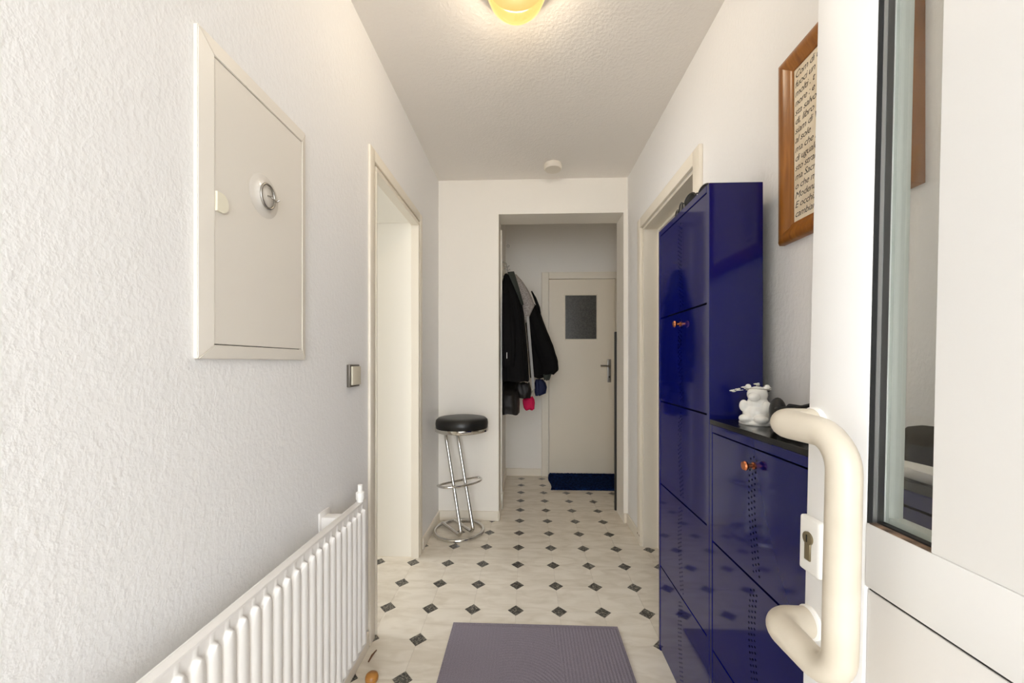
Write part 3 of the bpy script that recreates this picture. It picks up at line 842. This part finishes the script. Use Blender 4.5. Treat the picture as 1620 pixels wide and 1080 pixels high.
# radiator
RX = -0.555
RY0, RY1, RZ0, RZ1 = -0.10, 1.322, 0.165, 0.675
PITCH = 0.0348
t = thing('radiator', 'white fluted steel panel radiator on the left wall', 'radiator', (RX, 0.6, 0))
def flute_panel(xf, depth, sgn):
    bm = bmesh.new()
    nper = 16
    n = int((RY1 - RY0 - 0.03) / PITCH)
    ys = [RY0] + [RY1 - 0.016 - n * PITCH + k * PITCH / nper for k in range(n * nper + 1)] + [RY1]
    zc = [RZ0, RZ0 + 0.018, RZ0 + 0.026, RZ0 + 0.034, RZ0 + 0.044] + [RZ0 + 0.06 + k * (RZ1 - RZ0 - 0.12) / 4 for k in range(5)] + [RZ1 - 0.052, RZ1 - 0.046, RZ1 - 0.041, RZ1 - 0.037, RZ1 - 0.033, RZ1 - 0.030, RZ1 - 0.0275, RZ1 - 0.0255, RZ1 - 0.022, RZ1]
    g = []
    for z in zc:
        row = []
        for k, y in enumerate(ys):
            ph = 0.0 if k in (0, len(ys) - 1) else ((k - 1) % nper) / nper
            s = max(0.0, math.sin(PI * ph)) ** 0.55
            # rounded flute ends: the flute narrows towards its top and bottom
            dz = min(z - RZ0, RZ1 - z) - 0.024
            wdt = 1.0 if dz > 0.026 else (0.0 if dz <= 0 else math.sqrt(max(0, 1 - (1 - dz / 0.026) ** 2)))
            q = abs(ph - 0.5) * 2
            s2 = (max(0.0, 1 - (q / wdt) ** 2) ** 0.5) if wdt > 0.05 and q < wdt else 0.0
            row.append(bm.verts.new((xf + sgn * depth * s2, y, z)))
        g.append(row)
    for a in range(len(zc) - 1):
        for k in range(len(ys) - 1):
            bm.faces.new((g[a][k], g[a][k + 1], g[a + 1][k + 1], g[a + 1][k]))
    b = MB(); b.merge(bm); return b
flute_panel(RX - 0.009, 0.011, 1).build('front_panel', 'radiator_enamel', t, True, 80)
b = MB()
b.box(RX - 0.030, RX - 0.0085, RY0, RY1, RZ1 - 0.006, RZ1, bev=0.002).box(RX - 0.030, RX - 0.0085, RY0, RY1, RZ0, RZ0 + 0.006, bev=0.002)
b.box(RX - 0.030, RX - 0.0085, RY1 - 0.006, RY1, RZ0, RZ1, bev=0.002).box(RX - 0.032, RX - 0.029, RY0, RY1, RZ0, RZ1)
b.build('back_panel', 'radiator_enamel', t, True)
br = MB().box(XL + 0.0012, RX - 0.030, 1.165, 1.200, RZ1 - 0.06, RZ1 - 0.004, bev=0.002)
br.box(XL + 0.0012, XL + 0.008, 1.155, 1.215, RZ1 - 0.09, RZ1 + 0.012, bev=0.002)
br.build('bracket', 'radiator_enamel', t, True)
MB().box(XL + 0.0012, RX - 0.030, 0.20, 0.235, RZ1 - 0.06, RZ1 - 0.004, bev=0.002).build('bracket', 'radiator_enamel', t, True)
v = MB()
v.lathe([(0.0, 0), (0.011, 0), (0.011, 0.035), (0.014, 0.04), (0.014, 0.062), (0.008, 0.066), (0.008, 0.088), (0, 0.09)], (RX - 0.020, 1.295, RZ1 - 0.03), (0, 0, 1), 20)
v.build('valve', 'white_plastic', t, True)
MB().tube(fillet([(RX - 0.02, RY1 - 0.20, RZ0 + 0.01), (RX - 0.02, RY1 - 0.20, 0.12), (RX - 0.065, RY1 - 0.20, 0.11), (RX - 0.065, RY1 - 0.20, 0.0)], 0.02), 0.009, 12).build('pipe', 'radiator_enamel', t, True, 80)

# wooden door stop and stick
t = thing('door_stop', 'round orange-brown wooden door stop on the floor under the radiator end', 'door stop', (-0.565, 1.385, 0))
MB().lathe([(0.0, 0), (0.020, 0), (0.0225, 0.004), (0.0235, 0.012), (0.021, 0.021), (0.014, 0.027), (0, 0.029)], (-0.562, 1.362, 0), seg=28).build('knob', 'wood_ball', t, True)
b = MB().tube([(-0.600, 1.50, 0.006), (-0.606, 1.47, 0.007), (-0.607, 1.44, 0.006)], [0.002, 0.004, 0.0025], 8)
tag(b.build('wood_splinter', 'wood_stick', None, True), 'small brown wooden splinter by the baseboard under the radiator', 'splinter')

# ================================================================== CEILING THINGS
LX, LYY = -0.035, 1.315
t = thing('ceiling_lamp', 'round warm glowing glass dome lamp on the ceiling', 'lamp', (LX, LYY, ZC))
MB().lathe([(0.0, 0), (0.118, 0), (0.120, 0.006), (0.114, 0.022), (0.104, 0.026), (0, 0.026)], (LX, LYY, ZC), (0, 0, -1), 48).build('base_ring', 'lamp_base', t, True)
MB().lathe([(0.0, 0.0265), (0.1015, 0.0265), (0.1015, 0.0275), (0, 0.0275)], (LX, LYY, ZC), (0, 0, -1), 40).build('glare_plate', 'dark_board', t)  # dark disc added inside the dome to cut glare from the bulb
MB().lathe([(0.103, 0.024), (0.105, 0.034), (0.102, 0.060), (0.090, 0.088), (0.068, 0.110), (0.040, 0.123), (0.015, 0.1275), (0.0, 0.128)], (LX, LYY, ZC), (0, 0, -1), 48).build('glass_dome', 'lamp_glass', t, True, 80)
L = bpy.data.lights.new('bulb', 'POINT'); L.energy = 21.7; L.color = (1.0, 0.91, 0.80); L.shadow_soft_size = 0.03
bulb = bpy.data.objects.new('bulb', L); C.objects.link(bulb)
bulb.parent = t; bulb.location = (0, 0, -0.058)
t = thing('smoke_alarm', 'small round white smoke alarm on the ceiling', 'smoke alarm', (0.18, 2.58, ZC))
MB().lathe([(0.0, 0), (0.058, 0), (0.058, 0.010), (0.0, 0.010)], (0.178, 2.575, ZC), (0, 0, -1), 40).build('base', 'smoke_alarm_plastic', t, True)
MB().lathe([(0.0, 0.0115), (0.060, 0.0115), (0.060, 0.028), (0.054, 0.036), (0.0, 0.038)], (0.178, 2.575, ZC), (0, 0, -1), 40).build('cover', 'smoke_alarm_plastic', t, True)

# ================================================================== FLOOR THINGS
# ribbed grey mat: fine ribs in straight and curved runs
mx0, mx1, my0, my1 = -0.323, 0.395, 1.10, 1.672
bm = bmesh.new()
NX, NY = 260, 120
g = []
for j in range(NY + 1):
    row = []
    for i in range(NX + 1):
        x = mx0 + (mx1 - mx0) * i / NX; y = my0 + (my1 - my0) * j / NY
        u_, v_ = (x - mx0) / (mx1 - mx0), (y - my0) / (my1 - my0)
        if u_ > 0.56 + 0.08 * math.sin(v_ * 3):
            hgt = math.sin(2 * PI * x / 0.0135)
        elif u_ > 0.30:
            rr = math.hypot(x - (mx0 + 0.28), y - (my0 + 0.18))
            hgt = math.sin(2 * PI * rr / 0.0135)
        else:
            hgt = 0.25 * math.sin(2 * PI * x / 0.0135)
        e = min(i, NX - i, j, NY - j)
        row.append(bm.verts.new((x, y, 0.0085 + 0.0007 * hgt if e > 3 else 0.007)))
    g.append(row)
for j in range(NY):
    for i in range(NX):
        bm.faces.new((g[j][i], g[j][i + 1], g[j + 1][i + 1], g[j + 1][i]))
b = MB(); b.merge(bm)
b.box(mx0, mx1, my0, my1, 0.0002, 0.0068)
tag(b.build('door_mat', 'mat_weave', None, True, 60), 'large grey ribbed door mat in the foreground', 'mat')

# navy rug in front of the far door
bm = bmesh.new()
rx0, rx1, ry0, ry1 = 0.225, 0.90, 3.455, 3.865
NX, NY = 150, 90
g = []
for j in range(NY + 1):
    row = []
    for i in range(NX + 1):
        a, c = i / NX, j / NY
        x = rx0 + (rx1 - rx0) * a + 0.010 * math.sin(c * 6) + 0.02 * (1 - c) * (a - 0.3)
        y = ry0 + (ry1 - ry0) * c
        e = min(i, NX - i, j, NY - j)
        z = 0.018 + 0.022 * max(0, (c - 0.62) / 0.38) ** 1.3 + 0.006 * random.random()
        if e == 0: z = 0.001
        elif e < 3: z *= 0.7
        row.append(bm.verts.new((x + random.uniform(-1, 1) * 0.002, y + random.uniform(-1, 1) * 0.002, z)))
    g.append(row)
for j in range(NY):
    for i in range(NX):
        bm.faces.new((g[j][i], g[j][i + 1], g[j + 1][i + 1], g[j + 1][i]))
b = MB(); b.merge(bm)
tag(b.build('bath_rug', 'rug_navy', None, True, 80), 'fluffy navy blue rug in front of the far cream door', 'rug')

# bar stool
SX, SYc = -0.462, 2.585
t = thing('bar_stool', 'chrome bar stool with round black cushioned seat', 'stool', (SX, SYc, 0))
sc = (SX + 0.022, SYc - 0.005)
MB().lathe([(0.0, 0.712), (0.168, 0.712), (0.176, 0.722), (0.178, 0.745), (0.174, 0.768), (0.160, 0.781), (0.120, 0.787), (0.0, 0.790)], (sc[0], sc[1], 0), seg=56).build('seat_cushion', 'black_leather', t, True, 60)
MB().lathe([(0.150, 0.702), (0.172, 0.690), (0.181, 0.696), (0.181, 0.716), (0.176, 0.7185), (0.150, 0.712)], (sc[0], sc[1], 0), seg=56).build('seat_rim', 'chrome', t, True, 60)
MB().tube([(SX + 0.165 * math.cos(a), SYc + 0.165 * math.sin(a), 0.0125) for a in (2 * PI * k / 56 for k in range(56))], 0.012, 14, closed=True).build('base_ring', 'chrome', t, True, 80)
ax = Vector((0.63, -0.776, 0)); px = Vector((0.776, 0.63, 0))
ctr = Vector((SX, SYc, 0))
leg_pts = []
for s in (-1, 1):
    o_ = ctr + px * (0.046 * s)
    back = o_ - ax * 0.150 + Vector((0, 0, 0.020)); front = o_ + ax * 0.120 + Vector((0, 0, 0.020))
    top = o_ - ax * 0.125 + Vector((0.0, 0, 0.706))
    pth = fillet([back, front, top], 0.03, 8)
    leg_pts.append((front, top))
    MB().tube(pth, 0.0118, 14).build('leg', 'chrome', t, True, 80)
# foot rest: D-shaped loop clamped to both legs
zf = 0.345
m0 = (leg_pts[0][0] + (leg_pts[0][1] - leg_pts[0][0]) * (zf / 0.69) + leg_pts[1][0] + (leg_pts[1][1] - leg_pts[1][0]) * (zf / 0.69)) / 2
m0.z = zf
loop = [m0 - px * 0.160 + ax * 0.006]
for k in range(1, 24):
    a = PI * k / 24
    loop.append(m0 - px * (0.160 * math.cos(a)) + ax * (0.006 + 0.105 * math.sin(a) ** 0.8))
loop += [m0 + px * 0.160 + ax * 0.006]
loop += [m0 + px * (0.160 - 0.32 * k / 8) + ax * (0.006 - 0.012) for k in range(1, 8)]
MB().tube(loop, 0.0075, 12, closed=True).build('foot_rest', 'chrome', t, True, 80)

# dark board behind the right end of the cross wall
t = thing('leaning_board', 'dark tall board leaning behind the cross wall by the far door', 'board', (0.80, 3.02, 0))
MB().box(0.688, 1.0, YP2 + 0.012, YP2 + 0.032, 0.0, 1.395, bev=0.002).build('panel', 'dark_board', t)

# ================================================================== COATS
def loft(levels, folds, seg=64, ph=0.0, amp=0.07, wob=0.0):
    """levels: (z, x0, x1, y0, y1); returns rings with vertical folds"""
    L = []
    # refine between levels
    for k in range(len(levels) - 1):
        for q in range(4):
            s = q / 4
            L.append([levels[k][i] * (1 - s) + levels[k + 1][i] * s for i in range(5)])
    L.append(list(levels[-1]))
    rings = []
    for n, (z, x0, x1, y0, y1) in enumerate(L):
        cx, cy, rx, ry = (x0 + x1) / 2, (y0 + y1) / 2, (x1 - x0) / 2, (y1 - y0) / 2
        r = []
        for k in range(seg):
            a = 2 * PI * k / seg
            f = 1 + amp * math.sin(folds * a + ph + 1.3 * z) + amp * 0.6 * math.sin((folds * 2 + 1) * a + 2.1 * ph + 5 * z) + wob * math.sin(z * 70 + 2 * math.sin(3 * a))
            ca, sa = math.cos(a), math.sin(a)
            x = cx + rx * f * math.copysign(abs(ca) ** 0.75, ca)
            y = cy + ry * f * math.copysign(abs(sa) ** 0.75, sa)
            x = max(x, XBL + 0.004 if y > 3.065 else -0.188)
            r.append((x, y, z + 0.006 * math.sin(folds * a + ph)))
        rings.append(r)
    return rings
def garment(name, m, parent, levels, folds=7, ph=0.0, amp=0.06, wob=0.0):
    b = MB(); b.rings(loft(levels, folds, 64, ph, amp, wob))
    return b.build(name, m, parent, True, 80)

# hook rail
t = thing('coat_rack', 'white wall board with metal hooks that carries the coats', 'coat rack', (XBL, 3.25, 1.8))
MB().box(XBL, XBL + 0.016, YP2 + 0.085, 3.55, 1.93, 1.99, bev=0.003).build('rail_board', 'white_lacquer', t, True)
for yy in (3.10, 3.22, 3.34, 3.46):
    MB().tube(fillet([(XBL + 0.014, yy, 1.975), (XBL + 0.05, yy, 1.965), (XBL + 0.055, yy, 1.925), (XBL + 0.075, yy, 1.945)], 0.012), 0.004, 8).build('hook', 'steel_brushed', t, True, 80)
MB().tube([(XBL + 0.055 + 0.010 * math.cos(a), 3.30, 2.165 + 0.010 * math.sin(a)) for a in (2 * PI * k / 16 for k in range(16))], 0.002, 6, closed=True).build('ring', 'steel_brushed', t, True, 80)

# black jacket in front
t = thing('black_jacket', 'black jacket with grey-green collar, nearest of the hanging coats', 'jacket', (-0.13, 3.1, 1.0), 'coats on the rack')
garment('body', 'cloth_black', t, [
    (1.008, -0.213, 0.015, 2.93, 3.22), (1.10, -0.213, 0.012, 2.93, 3.22), (1.25, -0.213, 0.000, 2.94, 3.22), (1.40, -0.213, -0.012, 2.96, 3.21),
    (1.55, -0.213, -0.028, 2.98, 3.20), (1.68, -0.213, -0.052, 3.00, 3.18), (1.76, -0.205, -0.075, 3.03, 3.16), (1.83, -0.190, -0.105, 3.06, 3.14), (1.872, -0.178, -0.128, 3.08, 3.12)], 6, 0.5, 0.05)
garment('sleeve', 'cloth_black', t, [
    (1.12, -0.205, -0.10, 2.915, 2.985), (1.25, -0.208, -0.085, 2.90, 2.99), (1.45, -0.21, -0.09, 2.91, 3.00), (1.60, -0.205, -0.105, 2.95, 3.03), (1.72, -0.195, -0.125, 3.0, 3.08)], 5, 1.2, 0.06, 0.02)
b = MB()
# collar: folded lapel band that runs down the front edge
col = []
for s in range(9):
    k = s / 8
    x = -0.150 + 0.095 * k; z = 1.878 - 0.26 * k; wd = 0.030 - 0.018 * k
    yc = 3.055 - 0.02 * math.sin(k * PI)
    col.append([(x - wd + 0.028, yc - 0.035, z - 0.004), (x + wd + 0.020, yc - 0.015, z + 0.006), (x + wd + 0.018, yc + 0.045, z + 0.006), (x - wd + 0.028, yc + 0.035, z - 0.004)])
b.rings(col)
b.build('collar', 'cloth_lapel', t, True, 80)
MB().box(-0.152, -0.148, 2.893, 2.897, 1.185, 1.232, bev=0.001).build('zip', 'steel_brushed', t)

# brown quilted coat below and behind it
t = thing('quilted_coat', 'dark brown quilted coat hanging lowest, under the black jacket', 'coat', (-0.13, 3.15, 0.74), 'coats on the rack')
garment('body', 'cloth_brown', t, [
    (0.738, -0.207, -0.062, 3.02, 3.26), (0.80, -0.207, -0.058, 3.01, 3.27), (0.88, -0.207, -0.064, 3.02, 3.28), (0.93, -0.207, -0.066, 3.06, 3.29), (0.995, -0.207, -0.075, 3.25, 3.36), (1.15, -0.207, -0.11, 3.25, 3.38), (1.5, -0.207, -0.14, 3.25, 3.38), (1.80, -0.205, -0.15, 3.27, 3.36), (1.91, -0.20, -0.165, 3.29, 3.325)], 4, 2.0, 0.04, 0.02)
garment('sleeve', 'cloth_brown', t, [
    (0.865, -0.075, 0.030, 3.11, 3.20), (0.90, -0.085, 0.038, 3.10, 3.21), (0.95, -0.09, 0.034, 3.10, 3.21), (0.985, -0.085, 0.020, 3.11, 3.21)], 5, 0.3, 0.05, 0.035)

# coat with melange hood
t = thing('hooded_coat', 'black coat with grey melange hood and bulging sleeve, beside the far door', 'coat', (0.05, 3.4, 1.0), 'coats on the rack')
garment('body', 'cloth_black', t, [
    (1.02, 0.035, 0.165, 3.30, 3.52), (1.12, 0.030, 0.20, 3.28, 3.54), (1.3, 0.015, 0.19, 3.28, 3.54), (1.45, 0.0, 0.14, 3.30, 3.52), (1.58, -0.02, 0.095, 3.31, 3.50), (1.68, -0.05, 0.060, 3.33, 3.46)], 6, 1.0, 0.05)
garment('sleeve', 'cloth_black', t, [
    (1.055, 0.12, 0.235, 3.25, 3.36), (1.09, 0.125, 0.272, 3.23, 3.38), (1.16, 0.11, 0.268, 3.23, 3.39), (1.30, 0.06, 0.225, 3.24, 3.39), (1.45, 0.02, 0.165, 3.26, 3.40), (1.58, -0.005, 0.120, 3.28, 3.42), (1.66, 0.0, 0.085, 3.31, 3.42)], 5, 0.8, 0.05, 0.012)
garment('hood', 'cloth_melange', t, [
    (1.50, -0.030, 0.000, 3.24, 3.30), (1.56, -0.055, 0.026, 3.24, 3.34), (1.65, -0.09, 0.065, 3.24, 3.36), (1.72, -0.11, 0.040, 3.24, 3.37), (1.80, -0.12, 0.000, 3.25, 3.36), (1.87, -0.125, -0.045, 3.26, 3.35), (1.912, -0.128, -0.085, 3.28, 3.33)], 5, 0.0, 0.05)
b = MB()
ed = []
for s in range(10):
    k = s / 9
    ed.append([(0.010 + 0.05 * k + dx, 3.245 + dy, 1.55 - 0.62 * k) for dx, dy in ((-0.012, 0), (0.010, -0.004), (0.012, 0.02), (-0.010, 0.025))])
b.rings(ed)
b.build('lining', 'cloth_white', t, True, 80)
MB().tube([(0.045, 3.40, 1.79), (0.075, 3.36, 1.72), (0.105, 3.33, 1.63), (0.115, 3.32, 1.58)], [0.006, 0.012, 0.014, 0.01], 10).build('strap', 'cloth_black', t, True, 80)
garment('cuff', 'cloth_lapel', t, [(1.005, 0.150, 0.195, 3.27, 3.33), (1.03, 0.145, 0.205, 3.26, 3.34), (1.065, 0.140, 0.215, 3.26, 3.35)], 5, 0.2, 0.05)

t = thing('pink_glove', 'bright pink padded mitten hanging below the coats', 'mitten', (0.02, 3.25, 0.8))
garment('palm', 'cloth_pink', t, [(0.752, -0.012, 0.048, 3.23, 3.27), (0.765, -0.022, 0.066, 3.215, 3.285), (0.80, -0.030, 0.070, 3.21, 3.29), (0.835, -0.030, 0.066, 3.22, 3.28), (0.862, -0.01, 0.05, 3.235, 3.27)], 4, 0.4, 0.03, 0.02)
MB().tube([(0.03, 3.25, 0.86), (0.045, 3.25, 0.90), (0.06, 3.252, 0.928)], 0.004, 8).build('cord', 'cloth_white', t, True, 80)
t = thing('navy_scarf', 'dark navy folded scarf end below the hooded coat', 'scarf', (0.12, 3.4, 0.9))
garment('fold', 'cloth_navy', t, [(0.862, 0.078, 0.115, 3.38, 3.44), (0.885, 0.072, 0.172, 3.375, 3.45), (0.93, 0.07, 0.180, 3.375, 3.46), (0.97, 0.07, 0.168, 3.375, 3.45), (1.002, 0.08, 0.14, 3.38, 3.44)], 5, 0.9, 0.05)

for o in S.objects:
    if 'world_parts' in o: del o['world_parts']
